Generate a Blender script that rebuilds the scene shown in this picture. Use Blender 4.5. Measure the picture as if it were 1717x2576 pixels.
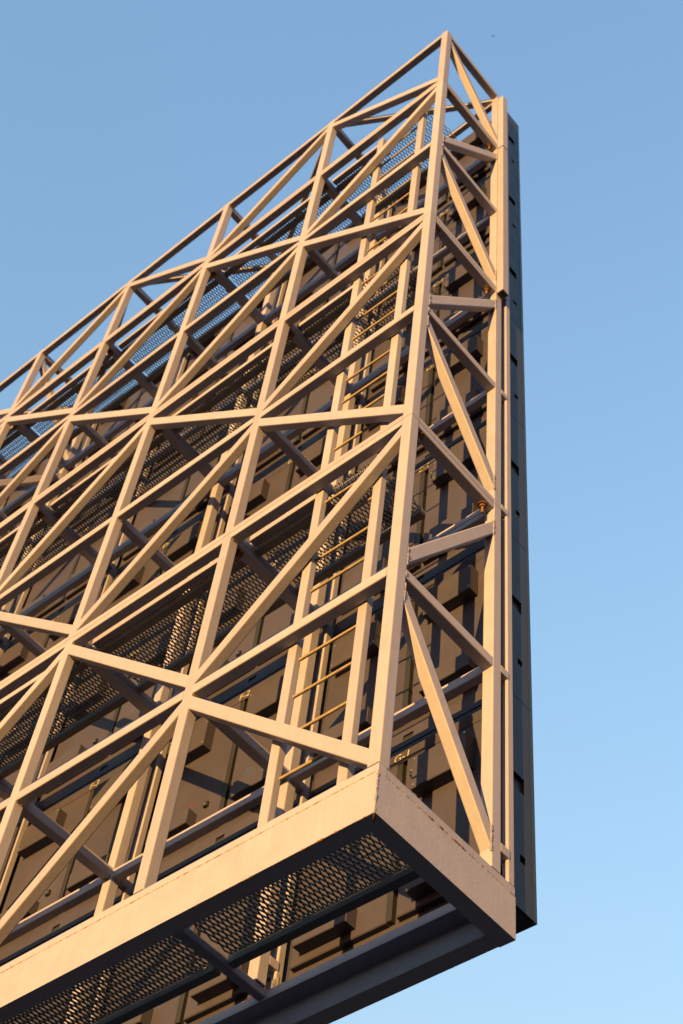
import bpy, bmesh, math, random
from mathutils import Vector, Matrix
random.seed(7)
S = bpy.context.scene
for o in list(bpy.data.objects): bpy.data.objects.remove(o)

# ------------------------------------------------------------------ camera
cam_d = bpy.data.cameras.new('camera'); cam = bpy.data.objects.new('camera', cam_d)
S.collection.objects.link(cam); S.camera = cam
def rod(r):
    v = Vector(r); return Matrix.Rotation(v.length, 3, v.normalized())
W2C = rod((-2.4201, -0.8480, -0.3856))
cam.matrix_world = Matrix.Translation((4.4062, -4.6894, -6.0714)) @ W2C.transposed().to_4x4()
cam_d.sensor_fit = 'VERTICAL'; cam_d.sensor_height = 36; cam_d.sensor_width = 24
cam_d.lens = 53.06; cam_d.clip_start = 0.05; cam_d.clip_end = 6000
cam_d.dof.use_dof = True; cam_d.dof.focus_distance = 11.0; cam_d.dof.aperture_fstop = 2.5

# ------------------------------------------------------------------ sky and sun (low evening sun behind the camera, to the right)
SUN_AZ = math.radians(16.5)      # from -y towards +x
SUN_EL = math.radians(1.6)
to_sun = Vector((math.sin(SUN_AZ)*math.cos(SUN_EL), -math.cos(SUN_AZ)*math.cos(SUN_EL), math.sin(SUN_EL)))
world = bpy.data.worlds.new('World'); S.world = world; world.use_nodes = True
nt = world.node_tree; nt.nodes.clear()
sky = nt.nodes.new('ShaderNodeTexSky'); sky.sky_type = 'NISHITA'; sky.sun_disc = False
sky.sun_elevation = SUN_EL
sky.sun_rotation = math.atan2(to_sun.x, to_sun.y)
sky.altitude = 0; sky.air_density = 3.3; sky.dust_density = 0.0; sky.ozone_density = 3.9
bg = nt.nodes.new('ShaderNodeBackground'); bg.inputs['Strength'].default_value = 0.15
out = nt.nodes.new('ShaderNodeOutputWorld')
tint = nt.nodes.new('ShaderNodeVectorMath'); tint.operation = 'MULTIPLY'; tint.inputs[1].default_value = (.95, 1.005, 1.0)   # slightly cyan evening air
nt.links.new(sky.outputs['Color'], tint.inputs[0]); nt.links.new(tint.outputs[0], bg.inputs['Color']); nt.links.new(bg.outputs['Background'], out.inputs['Surface'])
sun_d = bpy.data.lights.new('sun', 'SUN'); sun = bpy.data.objects.new('sun', sun_d); S.collection.objects.link(sun)
sun_d.energy = 0.73; sun_d.angle = math.radians(0.5); sun_d.color = (1.0, 0.55, 0.135)
sun.rotation_euler = to_sun.to_track_quat('Z', 'Y').to_euler(); sun.location = (20, -40, 10)
S.view_settings.view_transform = 'Standard'; S.view_settings.look = 'None'
S.view_settings.exposure = 4.22; S.view_settings.gamma = 1.0; S.view_settings.use_curve_mapping = False
S.render.engine = 'CYCLES'
S.cycles.max_bounces = 8

# ------------------------------------------------------------------ materials
def mat(name, col, rough=.5, metal=0.0, var=.06, scale=6.0, bump=.02, bscale=60., dirt=None, spec=.5):
    m = bpy.data.materials.new(name); m.use_nodes = True; n = m.node_tree; b = n.nodes['Principled BSDF']
    b.inputs['Metallic'].default_value = metal; b.inputs['Specular IOR Level'].default_value = spec
    tc = n.nodes.new('ShaderNodeTexCoord'); gm = n.nodes.new('ShaderNodeNewGeometry')
    nz = n.nodes.new('ShaderNodeTexNoise'); nz.inputs['Scale'].default_value = scale; nz.inputs['Detail'].default_value = 6
    n.links.new(gm.outputs['Position'], nz.inputs['Vector'])
    cr = n.nodes.new('ShaderNodeValToRGB'); e = cr.color_ramp.elements
    e[0].position = .3; e[1].position = .7
    e[0].color = (*[c*(1-var) for c in col], 1); e[1].color = (*[min(1, c*(1+var)) for c in col], 1)
    n.links.new(nz.outputs['Fac'], cr.inputs['Fac']); last = cr.outputs['Color']
    if dirt:
        n2 = n.nodes.new('ShaderNodeTexNoise'); n2.inputs['Scale'].default_value = 2.3; n2.inputs['Detail'].default_value = 9; n2.inputs['Roughness'].default_value = .7
        n.links.new(gm.outputs['Position'], n2.inputs['Vector'])
        r2 = n.nodes.new('ShaderNodeValToRGB'); r2.color_ramp.elements[0].position = .56; r2.color_ramp.elements[1].position = .78
        n.links.new(n2.outputs['Fac'], r2.inputs['Fac'])
        mx = n.nodes.new('ShaderNodeMix'); mx.data_type = 'RGBA'; mx.inputs[7].default_value = (*dirt, 1)
        ml = n.nodes.new('ShaderNodeMath'); ml.operation = 'MULTIPLY'; ml.inputs[1].default_value = .45
        n.links.new(r2.outputs['Color'], ml.inputs[0]); n.links.new(ml.outputs[0], mx.inputs[0]); n.links.new(last, mx.inputs[6]); last = mx.outputs[2]
    if dirt:
        mp = n.nodes.new('ShaderNodeMapping'); mp.inputs['Scale'].default_value = (26, 26, 1.3); n.links.new(gm.outputs['Position'], mp.inputs['Vector'])
        n4 = n.nodes.new('ShaderNodeTexNoise'); n4.inputs['Scale'].default_value = 1.0; n4.inputs['Detail'].default_value = 5; n.links.new(mp.outputs[0], n4.inputs['Vector'])
        r4 = n.nodes.new('ShaderNodeMapRange'); r4.inputs[1].default_value = .3; r4.inputs[2].default_value = .7; r4.inputs[3].default_value = .955; r4.inputs[4].default_value = 1.025
        n.links.new(n4.outputs['Fac'], r4.inputs[0])
        oi = n.nodes.new('ShaderNodeObjectInfo'); r5 = n.nodes.new('ShaderNodeMapRange'); r5.inputs[3].default_value = .93; r5.inputs[4].default_value = 1.06
        n.links.new(oi.outputs['Random'], r5.inputs[0])
        pr = n.nodes.new('ShaderNodeMath'); pr.operation = 'MULTIPLY'; n.links.new(r4.outputs[0], pr.inputs[0]); n.links.new(r5.outputs[0], pr.inputs[1])
        vm = n.nodes.new('ShaderNodeVectorMath'); vm.operation = 'SCALE'; n.links.new(last, vm.inputs[0]); n.links.new(pr.outputs[0], vm.inputs['Scale']); last = vm.outputs[0]
    n.links.new(last, b.inputs['Base Color'])
    rr = n.nodes.new('ShaderNodeMapRange'); rr.inputs[3].default_value = rough-.08; rr.inputs[4].default_value = rough+.1
    n.links.new(nz.outputs['Fac'], rr.inputs[0]); n.links.new(rr.outputs[0], b.inputs['Roughness'])
    if bump:
        n3 = n.nodes.new('ShaderNodeTexNoise'); n3.inputs['Scale'].default_value = bscale; n3.inputs['Detail'].default_value = 3
        n.links.new(gm.outputs['Position'], n3.inputs['Vector'])
        bp = n.nodes.new('ShaderNodeBump'); bp.inputs['Strength'].default_value = 1.0; bp.inputs['Distance'].default_value = bump*.05
        n.links.new(n3.outputs['Fac'], bp.inputs['Height']); n.links.new(bp.outputs['Normal'], b.inputs['Normal'])
    return m
M_PAINT = mat('beige_paint', (.262, .250, .335), .52, spec=.3, var=.04, bump=.03, bscale=45, dirt=(.195, .178, .20))
M_BASE = mat('beige_paint_thick', (.262, .250, .335), .5, var=.05, bump=.035, bscale=38, dirt=(.20, .182, .205))
M_RUST = mat('rust', (.13, .06, .028), .75, var=.3, scale=40, bump=.1, bscale=120)
M_SEAM = mat('seam_rust', (.17, .125, .09), .85, var=.5, scale=18, bump=.1, bscale=90)
M_WELD = mat('weld_paint', (.275, .262, .31), .5, var=.12, scale=60, bump=.35, bscale=160)
M_GALV = mat('mesh_steel', (.10, .098, .11), .5, metal=.35, var=.15, scale=20, bump=.02)
M_EDGE = mat('walkway_steel', (.11, .105, .115), .55, var=.1, bump=.03)
M_BAR = mat('ribbed_bar', (.23, .18, .12), .5, var=.15, scale=25, bump=.05)
M_CAB = mat('cabinet_paint', (.045, .041, .064), .42, var=.07, scale=3, bump=.015, bscale=90, dirt=(.055, .047, .06), spec=.22)
M_BOX = mat('box_paint', (.046, .042, .062), .45, var=.06, scale=5, bump=.015, bscale=90, spec=.22)
M_SKIN = mat('screen_edge_paint', (.023, .025, .042), .45, var=.12, scale=4, bump=.015, bscale=90, dirt=(.028, .032, .048), spec=.22)
M_BLACK = mat('black_plastic_and_shade', (.012, .012, .013), .5, var=.1, bump=0)
M_LED = mat('screen_face', (.01, .01, .012), .35, var=.2, bump=0)
M_INK = mat('yellow_marker', (.30, .275, .21), .6, var=.1, bump=0)
M_SCREW = mat('zinc_screw', (.75, .74, .72), .3, metal=.9, var=.1, bump=0)
M_GROUND = mat('ground', (.032, .030, .026), .9, var=.35, scale=.15, bump=.3, bscale=3)
M_BIRD = mat('feathers', (.03, .03, .035), .8, var=.2, bump=0)

# ------------------------------------------------------------------ mesh helpers
ZG = -7.67
def link(o): S.collection.objects.link(o); return o
def mesh(name, v, f, m=None, smooth=False):
    me = bpy.data.meshes.new(name); me.from_pydata([tuple(x) for x in v], [], f); me.update()
    if m: me.materials.append(m)
    if smooth: me.polygons.foreach_set('use_smooth', [True]*len(me.polygons))
    return me
def thing(name, label, cat, loc, group=None):
    o = link(bpy.data.objects.new(name, None)); o.location = loc; o.empty_display_size = .2
    o['label'] = label; o['category'] = cat
    if group: o['group'] = group
    return o
ORG = {}                                                # world position of each parent's origin
def put(name, me, parent, M):
    """one mesh object with world matrix M under its parent (parents carry pure translations)"""
    o = link(bpy.data.objects.new(name, me)); base = Vector((0, 0, 0))
    if parent is not None:
        o.parent = parent; base = ORG.get(parent.name, Vector(parent.location))
    o.matrix_basis = Matrix.Translation(-base) @ M
    ORG[o.name] = M.to_translation()
    return o
CACHE = {}
def prism(L, w, h, r, m):
    """rounded rectangular bar along +x, centred in y (w) and z (h)"""
    k = (round(L, 3), round(w, 4), round(h, 4), round(r, 4), m.name)
    if k in CACHE: return CACHE[k]
    a, b = w/2, h/2; sec = []
    n = 2 if r > .004 else 1
    for cx, cz, a0 in ((a-r, b-r, 0), (-a+r, b-r, 90), (-a+r, -b+r, 180), (a-r, -b+r, 270)):
        for i in range(n+1):
            t = math.radians(a0+90*i/n); sec.append((cx+r*math.cos(t), cz+r*math.sin(t)))
    N = len(sec); v = [(0, y, z) for y, z in sec]+[(L, y, z) for y, z in sec]
    f = [(i, i+N, (i+1) % N+N, (i+1) % N) for i in range(N)]+[tuple(range(N)), tuple(range(2*N-1, N-1, -1))]
    CACHE[k] = mesh('bar', v, f, m); return CACHE[k]
def frame_of(p0, p1, side):
    """matrix: x along p0->p1, y as close to side as possible"""
    x = (Vector(p1)-Vector(p0)).normalized(); s = Vector(side); z = x.cross(s).normalized(); y = z.cross(x)
    M = Matrix((x, y, z)).transposed().to_4x4(); M.translation = Vector(p0); return M
def bar(name, p0, p1, w, h, m, parent, side=(0, 1, 0), r=.009):
    """tube from p0 to p1 (centre line); w measured along side, h across it"""
    return put(name, prism((Vector(p1)-Vector(p0)).length, w, h, min(r, w*.45, h*.45), m), parent, frame_of(p0, p1, side))
def box(name, x0, x1, y0, y1, z0, z1, m, parent, r=.003):
    c = ((y0+y1)/2, (z0+z1)/2)
    return put(name, prism(x1-x0, y1-y0, z1-z0, min(r, (y1-y0)*.4, (z1-z0)*.4), m), parent, Matrix.Translation((x0, c[0], c[1])))
def post(name, x0, x1, y0, y1, z0, z1, m, parent, r=.009):
    cx, cy = (x0+x1)/2, (y0+y1)/2
    return bar(name, (cx, cy, z0), (cx, cy, z1), y1-y0, x1-x0, m, parent, (0, 1, 0), r)
def ybar(name, x0, x1, y0, y1, z0, z1, m, parent, r=.009):
    cx, cz = (x0+x1)/2, (z0+z1)/2
    return bar(name, (cx, y0, cz), (cx, y1, cz), x1-x0, z1-z0, m, parent, (1, 0, 0), r)

def strut(name, p0, p1, w, h, m, parent, side, e):
    d = (Vector(p1)-Vector(p0)).normalized(); return bar(name, Vector(p0)-d*e, Vector(p1)+d*e, w, h, m, parent, side)
# ------------------------------------------------------------------ dimensions (metres; origin at the lower right front corner of the frame)
NB = 7                                                  # bays of 2 m
XS = [-2.0*i for i in range(NB+1)]                      # right side of every post
T = .10
BASE, SILL = .335, .41
MID = [2.31, 6.285, 10.27]
DBL = [4.305, 8.25, 12.20]
TOP = 14.08
lev = sorted([(z, z+.10, 'm') for z in MID]+[(z, z+.15, 'd') for z in DBL])+[(TOP, TOP+.10, 't')]
LV = [(BASE, SILL, 'b')]+lev                            # alternating: base, mid, double, mid, double, mid, double, top
YI0, YI1 = 1.11, 1.21                                   # inner posts
XL = XS[-1]-T

# ------------------------------------------------------------------ ground
gr = 3000
g = put('ground', mesh('ground', [(-gr, -gr, ZG), (gr, -gr, ZG), (gr, gr, ZG), (-gr, gr, ZG)], [(0, 1, 2, 3)], M_GROUND), None, Matrix.Identity(4))
g['kind'] = 'structure'

# ------------------------------------------------------------------ steel frame
FR = thing('steel_frame', 'tall beige steel lattice frame with criss-cross diagonal braces on a deep base channel', 'steel frame', (-7, .68, ZG))

def channel(name, p0, L, axis, inward, h, d, m):
    """C channel: outer web face on p0's plane, flanges pointing inward"""
    t, tf = .012, .014
    prof = [(0, 0), (d, 0), (d, tf), (t, tf+.008), (t, h-tf-.008), (d, h-tf), (d, h), (0, h)]
    ax = Vector(axis); inn = Vector(inward); v = []
    for s in (0, L):
        for a, z in prof: v.append(Vector(p0)+ax*s+inn*a+Vector((0, 0, z)))
    o = Vector(p0); v = [q-o for q in v]; N = 8
    f = [(i, (i+1) % N, (i+1) % N+N, i+N) for i in range(N)]+[(7, 6, 5, 4, 3, 2, 1, 0), tuple(range(8, 16))]
    me = mesh('channel', v, f, m); bm = bmesh.new(); bm.from_mesh(me); bmesh.ops.recalc_face_normals(bm, faces=bm.faces)
    bm.to_mesh(me); bm.free()
    return put(name, me, FR, Matrix.Translation(o))
D_ = 1.36
channel('base_channel', (XL, 0, 0), -XL-.004, (1, 0, 0), (0, 1, 0), BASE-.003, .125, M_BASE)
channel('base_channel', (0, .003, -.002), D_-.003, (0, 1, 0), (-1, 0, 0), BASE-.003, .125, M_BASE)
channel('base_channel', (XL, D_-.004, .002), -XL-.004, (1, 0, 0), (0, -1, 0), BASE-.003, .130, M_BASE)
# weld bead running down the mitred corner and rough bead under the front edge
def bead(name, p0, p1, r, m, parent, amp=.5, step=.012, chance=1.0):
    p0, p1 = Vector(p0), Vector(p1); L = (p1-p0).length; n = max(3, int(L/step)); M = frame_of(p0, p1, (0, 1, .01) if abs((p1-p0).normalized().y) < .9 else (1, 0, 0))
    v, f = [], []
    for i in range(n+1):
        rr = r*(1+amp*(random.random()-.5)*2)*(1 if random.random() < chance else .25)
        if i in (0, n): rr *= .3
        for k in range(6):
            a = k*math.pi/3; v.append((L*i/n, rr*math.cos(a), rr*math.sin(a)))
    for i in range(n):
        for k in range(6): f.append((i*6+k, i*6+(k+1) % 6, (i+1)*6+(k+1) % 6, (i+1)*6+k))
    return put(name, mesh('bead', v, f, m, True), parent, M)
bead('weld_bead', (-.002, .002, .004), (-.002, .002, BASE-.01), .006, M_WELD, FR, .6)
bead('weld_bead', (-.06, .064, -.001), (-.002, .004, -.001), .006, M_RUST, FR, .6)

# sill tubes on the channels, with a rusty bead in the joint below them
box('sill', XL, -.001, .003, .075, BASE+.004, SILL, M_BASE, FR, .008)
ybar('sill', -.075, -.002, .076, D_-.004, BASE+.004, SILL, M_BASE, FR, .008)
box('sill', XL, -.076, D_-.125, D_-.05, BASE+.004, SILL, M_BASE, FR, .008)
bead('weld_bead', (XL, .006, BASE+.001), (-.004, .006, BASE+.001), .0075, M_SEAM, FR, .55, .02)
bead('weld_bead', (-.006, .004, BASE+.001), (-.006, D_-.01, BASE+.001), .0075, M_WELD, FR, .7, .015)
for k in range(5):                                      # chipped rust spots in the end joint
    y = random.uniform(.08, 1.25); bead('rust_chip', (-.003, y, BASE+.002), (-.003, y+random.uniform(.02, .07), BASE+.002), .008, M_RUST, FR, .6, .008)

bead('weld_bead', (-1.6, .004, .001), (-.02, .004, .001), .0045, M_RUST, FR, .9, .02, .3)
# columns that carry the frame down to the ground (left, outside the picture)
for x in (-9.0, -13.2):
    bar('column', (x, .68, ZG), (x, .68, .0), .55, .55, M_PAINT, FR, (0, 1, 0), .05)
    ybar('column_head', x-.2, x+.2, .02, D_-.02, .02, BASE-.02, M_PAINT, FR, .01)

# posts, split at every module joint
mods = [(SILL, DBL[0]+.072), (DBL[0]+.078, DBL[1]+.072), (DBL[1]+.078, DBL[2]+.072), (DBL[2]+.078, TOP+.099)]
for i, x in enumerate(XS):
    for z0, z1 in mods:
        post('post', x-T, x, 0, T, z0, z1, M_PAINT, FR)
        post('inner_post', x-T, x, YI0, YI1, z0, z1 if z1 < 14 else 14.06, M_PAINT, FR)
    for z in DBL:                                       # rusty packing in the module joints
        post('joint_packing', x-T+.006, x-.006, .006, T-.006, z+.070, z+.080, M_SEAM, FR, .002)
    # slim mounting post for the screen, with brackets and foot plate
    post('mounting_post', x-.055, x-.003, 1.292, 1.356, SILL+.002, 13.98, M_PAINT, FR, .006)
    for z in [.60]+[q+.02 for q in MID]+[q+.10 for q in DBL]:
        ybar('bracket', x-.075, x+.002, YI1-.002, 1.30, z, z+.075, M_PAINT, FR, .006)
    if i: box('foot_plate', x-.075, x+.045, 1.275, 1.29, SILL+.004, SILL+.11, M_EDGE, FR, .002)
    if i: put('bolt', prism(.02, .03, .03, .008, M_SCREW), FR, frame_of((x+.022, 1.275, SILL+.06), (x+.022, 1.25, SILL+.06), (1, 0, 0)))

# chords
for i in range(NB):
    xa, xb = XS[i+1]-.012, XS[i]-T+.012
    for z0, z1, k in lev:
        if k == 'd':
            for a, b in ((z0, z0+.072), (z0+.078, z1)):
                box('chord', xa, xb, .0025, T-.0025, a, b, M_PAINT, FR, .008)
                box('inner_chord', xa, xb, YI0+.012, YI1-.012, a, b, M_PAINT, FR, .008)
            box('joint_packing', xa, xb, .0065, T-.01, z0+.070, z0+.080, M_SEAM, FR, .001)
        else:
            box('chord', xa, xb, .0025, T-.0025, z0, z1, M_PAINT, FR, .009)
            box('inner_chord', xa, xb, YI0+.012, YI1-.012, z0 if k != 't' else z0-.12, z1 if k != 't' else z1-.12, M_PAINT, FR, .009)
    # K braces: apex on the left post, alternating by half a module from bay to bay
    for j in range(0, len(LV)):
        apex = (j % 2 == 1) if i % 2 == 0 else (j % 2 == 0)
        if not apex: continue
        xl, xr = XS[i+1]-.03, XS[i]-T+.03
        z0, z1, k = LV[j]
        if j+1 < len(LV): strut('diagonal', (xl, T/2, z1+.072), (xr, T/2, LV[j+1][0]-.062), T-.009, .105, M_PAINT, FR, (0, 1, 0), .02)
        if j == 0: continue
        dn = LV[j-1][1]
        zt = z0-.072
        strut('brace', (xl, T/2, zt), (xr, T/2, dn+.074), T-.009, .108, M_PAINT, FR, (0, 1, 0), .02)
# cross beams from front posts to inner posts
for i, x in enumerate(XS):
    for z0, z1, k in lev:
        o_ = .003 if i == 0 else 0
        if k == 'd':
            for a, b in ((z0, z0+.072), (z0+.078, z1)):
                ybar('cross_beam', x-T+.003, x-.003, T-.012, YI0+.012, a, b, M_PAINT, FR, .008)
            ybar('joint_packing', x-T+.012, x-.007, T-.012, YI0+.012, z0+.070, z0+.080, M_SEAM, FR, .001)
            for y in (T+.07, YI0-.085):                 # rusty clamp bolts under the joint
                if i > 0 and y > .5: continue
                n = 10; v, f = [], []
                prof = [(.0, .0), (.045, .0), (.045, -.012), (.026, -.012), (.026, -.034), (.013, -.034), (.013, -.115), (0, -.115)]
                for q in range(n):
                    a_ = 2*math.pi*q/n
                    for r_, z_ in prof: v.append((r_*math.cos(a_), r_*math.sin(a_), z_))
                for q in range(n):
                    for s in range(7):
                        f.append((q*8+s, q*8+s+1, ((q+1) % n)*8+s+1, ((q+1) % n)*8+s))
                if 'bolt' not in CACHE: CACHE['bolt'] = mesh('clamp_bolt', v, f, M_RUST)
                put('clamp_bolt', CACHE['bolt'], FR, Matrix.Translation((x-.06, y, z0)))
        else:
            zz = -.0 if k != 't' else -.02
            ybar('cross_beam', x-T+.003, x-.003, T-.012, YI0+.012, z0+zz, z1+zz, M_PAINT, FR, .009)
    ybar('cross_beam', x-T+.012, x-.012, .07, D_-.12, BASE+.006, SILL-.002, M_PAINT, FR, .008) if i else None
for i, x in enumerate(XS[:6]):
    for z0, z1, k in lev:
        if i: bead('weld_bead', (x+.003, .008, z0-.002), (x+.003, T-.008, z0-.002), .007, M_SEAM, FR, .6, .012)
        if i < 5: bead('weld_bead', (XS[i]-T-.003, .003, z0+.01), (XS[i]-T-.003, .003, z1-.01), .004, M_WELD, FR, .6, .015)
# transverse K frames at the end and four bays in
for x in (XS[0], XS[4]):
    for j in (1, 3, 5):
        z0, z1, k = LV[j]
        strut('brace', (x-T/2, T-.02, z1+.12), (x-T/2, YI0+.02, LV[j+1][0]-.235), T-.009, .105, M_PAINT, FR, (1, 0, 0), .055)
        strut('diagonal', (x-T/2, T-.02, z0-.145), (x-T/2, YI0+.02, LV[j-1][1]+.215), T-.009, .105, M_PAINT, FR, (1, 0, 0), .055)
    strut('diagonal', (x-T/2, T-.02, TOP-.14), (x-T/2, YI0+.02, DBL[2]+.15+.17), T-.009, .105, M_PAINT, FR, (1, 0, 0), .055)
    # lumpy weld beads where the end members meet the posts
    if x == 0:
        for j in (1, 3, 5):
            z0, z1, k = LV[j]
            for a, b in ((z1+.04, z1+.26), (z0+.01, z1-.01), (z0-.27, z0-.06)):
                bead('weld_bead', (x-.004, T+.002, a), (x-.004, T+.002, b), .009, M_WELD, FR, .55, .012)
            for a, b in ((LV[j+1][0]-.38, LV[j+1][0]-.17), (LV[j-1][1]+.12, LV[j-1][1]+.35)):
                bead('weld_bead', (x-.003, YI0-.002, a), (x-.003, YI0-.002, b), .008, M_WELD, FR, .55, .012)
# plan bracing of the roof plane, zigzag between front and inner posts
for i in range(NB):
    a, b = (i, i+1) if i % 2 == 0 else (i+1, i)
    bar('roof_brace', (XS[b]-.05, .05, TOP+.03), (XS[a]-.05, (YI0+YI1)/2, TOP-.04), .075, .075, M_PAINT, FR, (0, 0, 1))

# ------------------------------------------------------------------ walkways of expanded metal
def expanded(x0, x1, y0, y1):
    SW, LW, w, t = .041, .13, .0024, .009
    key = ('mesh', round(x1-x0, 2), round(y1-y0, 2))
    if key in CACHE: return CACHE[key]
    v, f = [], []
    def strand(a, b):
        d = Vector((b[0]-a[0], b[1]-a[1], 0)); n = Vector((-d.y, d.x, 0)).normalized()
        tilt = Vector((0, 0, .003))
        i0 = len(v)
        for p, s in ((a, -1), (b, 1)):
            P = Vector((p[0], p[1], 0))
            for sx, sz in ((-1, -1), (1, -1), (1, 1), (-1, 1)):
                v.append(P+n*(w*sx)+Vector((0, 0, t*sz*.5))+tilt*sx*(1 if n.x > 0 else -1))
        for q in range(4): f.append((i0+q, i0+(q+1) % 4, i0+4+(q+1) % 4, i0+4+q))
    W, H = x1-x0, y1-y0; nj = int(round(H/(LW/2))); ly = H/nj; ni = int(round(W/SW)); sx = W/ni
    for j in range(nj):
        o0 = (j % 2)*.5; o1 = ((j+1) % 2)*.5
        for i in range(ni+1):
            ax = (i+o0)*sx
            for d_ in (-.5, .5):
                bx = ax+d_*sx
                if -.001 <= bx <= W+.001 and -.001 <= ax <= W+.001: strand((ax, j*ly), (bx, (j+1)*ly))
    CACHE[key] = mesh('expanded_metal', v, f, M_GALV); return CACHE[key]
WL = ['lowest see-through mesh walkway, lying just above the deep base channel',
      'mesh walkway one storey up, second from the bottom of the frame',
      'mesh walkway third from the bottom, just below the topmost one',
      'topmost mesh walkway with blue sky showing through its openings']
for n, (z, lab) in enumerate(zip([SILL]+[q+.15 for q in DBL], WL)):
    wk = thing('mesh_walkway', lab, 'walkway', (-7, .5, z), 'walkways inside the lattice frame')
    for i in range(NB):
        xa, xb = XS[i+1]+.012, XS[i]-T-.012
        y0 = .205 if n else .115
        if i == 0 and n: xb = (0, -.56, -.56, -.36)[n]
        put('mesh_panel', expanded(xa, xb, y0, .84), wk, Matrix.Translation((xa, y0, z+.012)))
        box('edge_angle', xa, xb, .815, .885, z-.068, z+.004, M_EDGE, wk, .003)
        if n:
            xe = xb if i else -1.14
            box('toe_rail', xa, xe, .20, .275, z-.001+.004, z+.074, M_PAINT, wk, .006)
            box('edge_angle', xa, xe, .285, .36, z-.06, z-.002, M_EDGE, wk, .003)
        else:
            box('edge_angle', xa, xb, .09, .125, z-.06, z+.004, M_EDGE, wk, .003)

# ------------------------------------------------------------------ access ladder
LD = thing('access_ladder', 'upright access ladder with ribbed bar rungs behind the right-hand bay of the lattice', 'ladder', (-.74, .15, SILL))
LX = ((-1.118, -1.032), (-.452, -.366))
for a, b in LX:
    for z0, z1 in ((SILL+.004, 4.41), (4.414, 8.36), (8.364, 12.18)):
        post('rail', a, b, .108, .175, z0, z1, M_PAINT, LD, .008)
def rung_mesh(L):
    n = 96; v, f = [], []; K = 8
    for i in range(n+1):
        for k in range(K):
            a = 2*math.pi*k/K; ph = (i*.5+k/K) % 1.0
            r = .0108+(.0028 if ph < .45 else 0)
            v.append((L*i/n, r*math.cos(a), r*math.sin(a)))
    for i in range(n):
        for k in range(K): f.append((i*K+k, i*K+(k+1) % K, (i+1)*K+(k+1) % K, (i+1)*K+k))
    f += [tuple(range(K)), tuple(range((n+1)*K-1, n*K-1, -1))]
    return mesh('rung', v, f, M_BAR, True)
RM = rung_mesh(.60)
z = .58
while z < 12.1:
    put('rung', RM, LD, Matrix.Translation((-1.042, .160, z))); z += .40

# ------------------------------------------------------------------ cable duct beside the end post
DU = thing('cable_duct', 'narrow square duct fastened to the upper part of the right end post', 'duct', (.046, 1.16, 8.2))
for z0, z1 in ((8.22, 12.16), (12.19, 13.95)):
    th = .006
    post('duct_section', .003, .088, 1.115, 1.215, z0, z1, M_PAINT, DU, .006)
post('duct_end', .012, .079, 1.124, 1.206, 8.217, 8.2195, M_BLACK, DU, .002)
post('duct_joint', .01, .081, 1.122, 1.208, 12.155, 12.195, M_BLACK, DU, .002)

# ------------------------------------------------------------------ screen
SC = thing('display_screen', 'dark grey rear of a huge outdoor display screen mounted behind the lattice', 'display screen', (-7, 1.5, .34))
RZ0, RH = .362, 1.980
YB = 1.405
def boxes(name, lst, m, org):
    v, f = [], []
    for x0, x1, y0, y1, z0, z1 in lst:
        i = len(v)
        v += [(x, y, z_) for z_ in (z0, z1) for x, y in ((x0, y0), (x1, y0), (x1, y1), (x0, y1))]
        f += [(i+3, i+2, i+1, i), (i+4, i+5, i+6, i+7)]+[(i+q, i+(q+1) % 4, i+4+(q+1) % 4, i+4+q) for q in range(4)]
    return mesh(name, v, f, m)
def plate_holes(name, x0, x1, y0, y1, z0, z1, hole, m):
    """plate in xz with one rectangular hole, as four strips"""
    a, b, c_, d_ = hole
    return boxes(name, [(x0, a, y0, y1, z0, z1), (b, x1, y0, y1, z0, z1), (a, b, y0, y1, z0, c_), (a, b, y0, y1, d_, z1)], m, None)
def bev(x, y, z_, m, r=.006):
    """box x wide, y deep, z tall with its front left bottom corner at the origin; only front edges bevelled"""
    v = [(0, y, 0), (x, y, 0), (x, y, z_), (0, y, z_), (0, r, 0), (x, r, 0), (x, r, z_), (0, r, z_), (r, 0, r), (x-r, 0, r), (x-r, 0, z_-r), (r, 0, z_-r)]
    f = [(8, 9, 10, 11), (4, 5, 9, 8), (5, 6, 10, 9), (6, 7, 11, 10), (7, 4, 8, 11), (0, 1, 5, 4), (1, 2, 6, 5), (2, 3, 7, 6), (3, 0, 4, 7), (3, 2, 1, 0)]
    return mesh('box', v, f, m)
me_bodies = [boxes('cabinet', [(-1.998, e_, 0, .241, .0015, RH-.0015)], M_CAB, None) for e_ in (-.092, -.002)]
me_rims = [plate_holes('rim', -1.996, e_, -.016, -.002, .006, .175, (-1.075, -.975, .07, .122), M_CAB) for e_ in (-.066, -.004)]
me_hole = boxes('hole', [(-1.08, -.97, -.0015, -.0005, .065, .127)], M_BLACK, None)
me_rimts = [boxes('rim_top', [(-1.996, e_, -.012, -.002, RH-.062, RH-.006)], M_CAB, None) for e_ in (-.066, -.004)]
me_faces = [boxes('face', [(-1.999, e_, .2415, .272, .001, RH-.001)], M_LED, None) for e_ in (-.061, -.001)]
me_panL = bev(.865, .052, 1.50, M_CAB, .008); me_panR = bev(.915, .052, 1.50, M_CAB, .008); me_band = bev(1.875, .0535, .115, M_CAB, .006)
me_boxU = bev(.495, .106, .32, M_BOX); me_boxD = bev(.49, .106, .17, M_BOX)
me_shade = bev(.048, .046, 1.49, M_BLACK, .004)  # shade of the centre groove, put in as a solid black strip
me_con = bev(.05, .025, .055, M_BLACK, .003)
me_scr = bev(.012, .006, .012, M_SCREW, .002)
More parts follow.
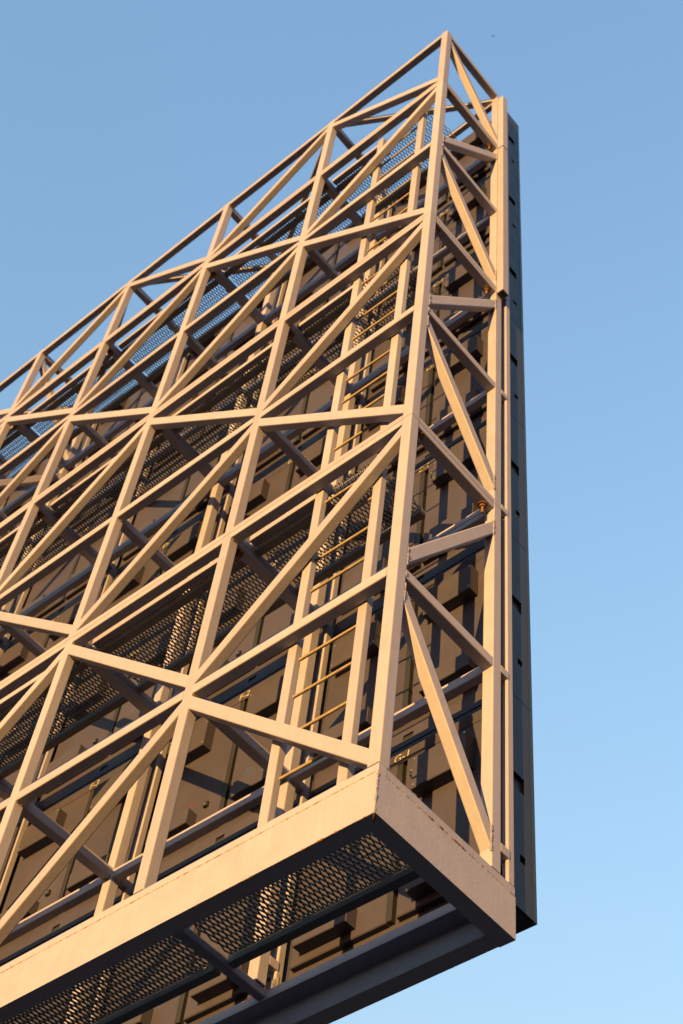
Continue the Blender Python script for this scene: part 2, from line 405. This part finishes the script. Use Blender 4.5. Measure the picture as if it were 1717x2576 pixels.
def text_mesh(s):
    if ('txt', s) in CACHE: return CACHE[('txt', s)]
    cu = bpy.data.curves.new('t', 'FONT'); cu.body = s; cu.size = .105; cu.align_x = 'CENTER'; cu.extrude = .0008; cu.shear = .12
    cu.resolution_u = 3
    if s == 'AH': cu.size = .075
    o = bpy.data.objects.new('t', cu); S.collection.objects.link(o)
    me = bpy.data.meshes.new_from_object(o.evaluated_get(bpy.context.evaluated_depsgraph_get()))
    bpy.data.objects.remove(o); bpy.data.curves.remove(cu)
    me.materials.clear(); me.materials.append(M_RED if s == 'AH' else M_INK); CACHE[('txt', s)] = me; return me
M_BLUE = mat('blue_print', (.025, .06, .16), .6, var=.3, scale=40, bump=0); M_RED = mat('red_print', (.10, .022, .045), .6, var=.3, scale=40, bump=0)
def emblem():
    v, f = [], []
    for q in range(6):
        a = q*math.pi/3; c0, s0 = math.cos(a), math.sin(a)
        for r0, r1, hw in ((.012, .03, .006), (.036, .058, .010)):
            i = len(v)
            for rr, t in ((r0, -hw), (r1, -hw), (r1, hw), (r0, hw)): v.append((rr*c0-t*s0, 0, rr*s0+t*c0))
            f.append((i, i+1, i+2, i+3))
    return mesh('emblem', v, f, M_BLUE)
me_emb = emblem()
RX90 = Matrix.Rotation(math.pi/2, 4, 'X')
for c_ in range(NB):
    for r_ in range(7):
        X0, Z0 = XS[c_], RZ0+RH*r_; O = Matrix.Translation((X0, YB, Z0))
        v_ = min(c_, 1); cab = put('cabinet', me_bodies[v_], SC, O)
        put('rim', me_rims[v_], cab, O); put('rim_slot', me_hole, cab, O); put('rim', me_rimts[v_], cab, O)
        tr = lambda x, y, z_: Matrix.Translation((X0+x, YB+y, Z0+z_))
        put('cover_panel', me_panL, cab, tr(-1.945, -.054, .265)); put('cover_panel', me_panR, cab, tr(-.985, -.054, .265))
        put('groove_shade', me_shade, cab, tr(-1.0785, -.0485, .27))
        put('label_band', me_band, cab, tr(-1.945, -.0555, 1.7665))
        for dx in (0, -1.01):
            put('power_box', me_boxU, cab, tr(-.838+dx, -.162, 1.285)); put('power_box', me_boxD, cab, tr(-.825+dx, -.162, .335))
            put('connector', me_con, cab, tr(-.93+dx, -.08, 1.54)); put('connector', me_con, cab, tr(-.255+dx, -.08, .53))
            put('screw', me_scr, cab, tr(-.915+dx, -.087, 1.575)); put('screw', me_scr, cab, tr(-.24+dx, -.087, .55))
            for sx, sz in ((-.82, 1.31), (-.36, 1.31), (-.82, 1.57), (-.36, 1.57)):
                put('screw', me_scr, cab, tr(sx+dx, -.168, sz))
        for dx in (0, -1.01):
            put('emblem', me_emb, cab, tr(-.76+dx+random.uniform(-.03, .03), -.0552, .685)); put('marking', text_mesh('AH'), cab, tr(-.43+dx, -.0552, .64) @ RX90)
        lb = put('marking', text_mesh('%s-%d' % ('GFEDCBA'[r_], c_+1)), cab, Matrix.Translation((X0-1.035, YB-.0575, Z0+1.785)) @ RX90)
        if c_ == 0:                                     # outer side skin with its two ventilation slots
            if 'skin' not in CACHE:
                x0_, x1_ = -.0915, -.062
                CACHE['skin'] = boxes('side_skin', [(x0_, x1_, -.004, .03, .004, 1.035), (x0_, x1_, -.004, .03, 1.185, RH-.004), (x0_, x1_, .160, .229, .004, RH-.004),
                    (x0_, x1_, .03, .160, .004, .40), (x0_, x1_, .03, .095, .40, .465), (x0_, x1_, .03, .160, .465, 1.035), (x0_, x1_, .03, .160, 1.185, RH-.004)], M_SKIN, None)
                CACHE['sback'] = boxes('slot_back', [(-.0922, -.0918, .02, .17, .39, 1.20)], M_BLACK, None)
                CACHE['trim'] = boxes('edge_trim', [(-.0915, -.060, .2305, .2405, .004, RH-.004)], M_BLACK, None)
            put('side_skin', CACHE['skin'], cab, O); put('slot_back', CACHE['sback'], cab, O); put('edge_trim', CACHE['trim'], cab, O)
        put('screen_face', me_faces[v_], cab, O)

# ------------------------------------------------------------------ bird far off in the sky
bd = thing('bird', 'tiny dark bird far off in the blue sky above the frame', 'bird', (0, 0, 0))
dirv = cam.matrix_world.to_3x3() @ Vector(((1240-858.5)/3796.8, -(91-1288)/3796.8, -1)).normalized()
bd.location = cam.matrix_world.translation+dirv*75; ORG[bd.name] = Vector(bd.location)
v, f = [], []
prof = [(-.12, .004), (-.08, .02), (-.02, .034), (.05, .03), (.085, .018), (.11, .016), (.135, .003)]
for x, r_ in prof:
    for k in range(8): a = k*math.pi/4; v.append((x, r_*math.cos(a), r_*.9*math.sin(a)))
for i in range(6):
    for k in range(8): f.append((i*8+k, i*8+(k+1) % 8, (i+1)*8+(k+1) % 8, (i+1)*8+k))
body = mesh('bird', v, f, M_BIRD, True)
BR = Matrix.Translation(bd.location) @ Matrix.Rotation(math.radians(70), 4, 'Z') @ Matrix.Rotation(math.radians(55), 4, 'X') @ Matrix.Scale(.5, 4)
put('body', body, bd, BR)
for s in (-1, 1):
    wv = [(.05, s*.02, .015), (-.04, s*.02, .012), (.06, s*.14, .05), (-.03, s*.14, .045), (-.02, s*.29, .01), (-.045, s*.28, .008)]
    wv += [(x, y, z_-.006) for x, y, z_ in wv]
    wf = [(0, 1, 3, 2), (2, 3, 5, 4), (6, 8, 9, 7), (8, 10, 11, 9), (0, 2, 8, 6), (2, 4, 10, 8), (1, 7, 9, 3), (3, 9, 11, 5), (4, 5, 11, 10), (0, 6, 7, 1)]
    put('wing', mesh('wing', wv, wf, M_BIRD), bd, BR)
tv = [(-.11, .012, 0), (-.11, -.012, 0), (-.20, .045, 0), (-.17, 0, 0), (-.20, -.045, 0)]; tv += [(x, y, -.004) for x, y, z_ in tv]
put('tail', mesh('tail', tv, [(0, 2, 3), (0, 3, 1), (1, 3, 4), (5, 8, 7), (5, 6, 8), (6, 9, 8), (0, 5, 7, 2), (1, 4, 9, 6), (2, 7, 8, 3), (3, 8, 9, 4)], M_BIRD), bd, BR)
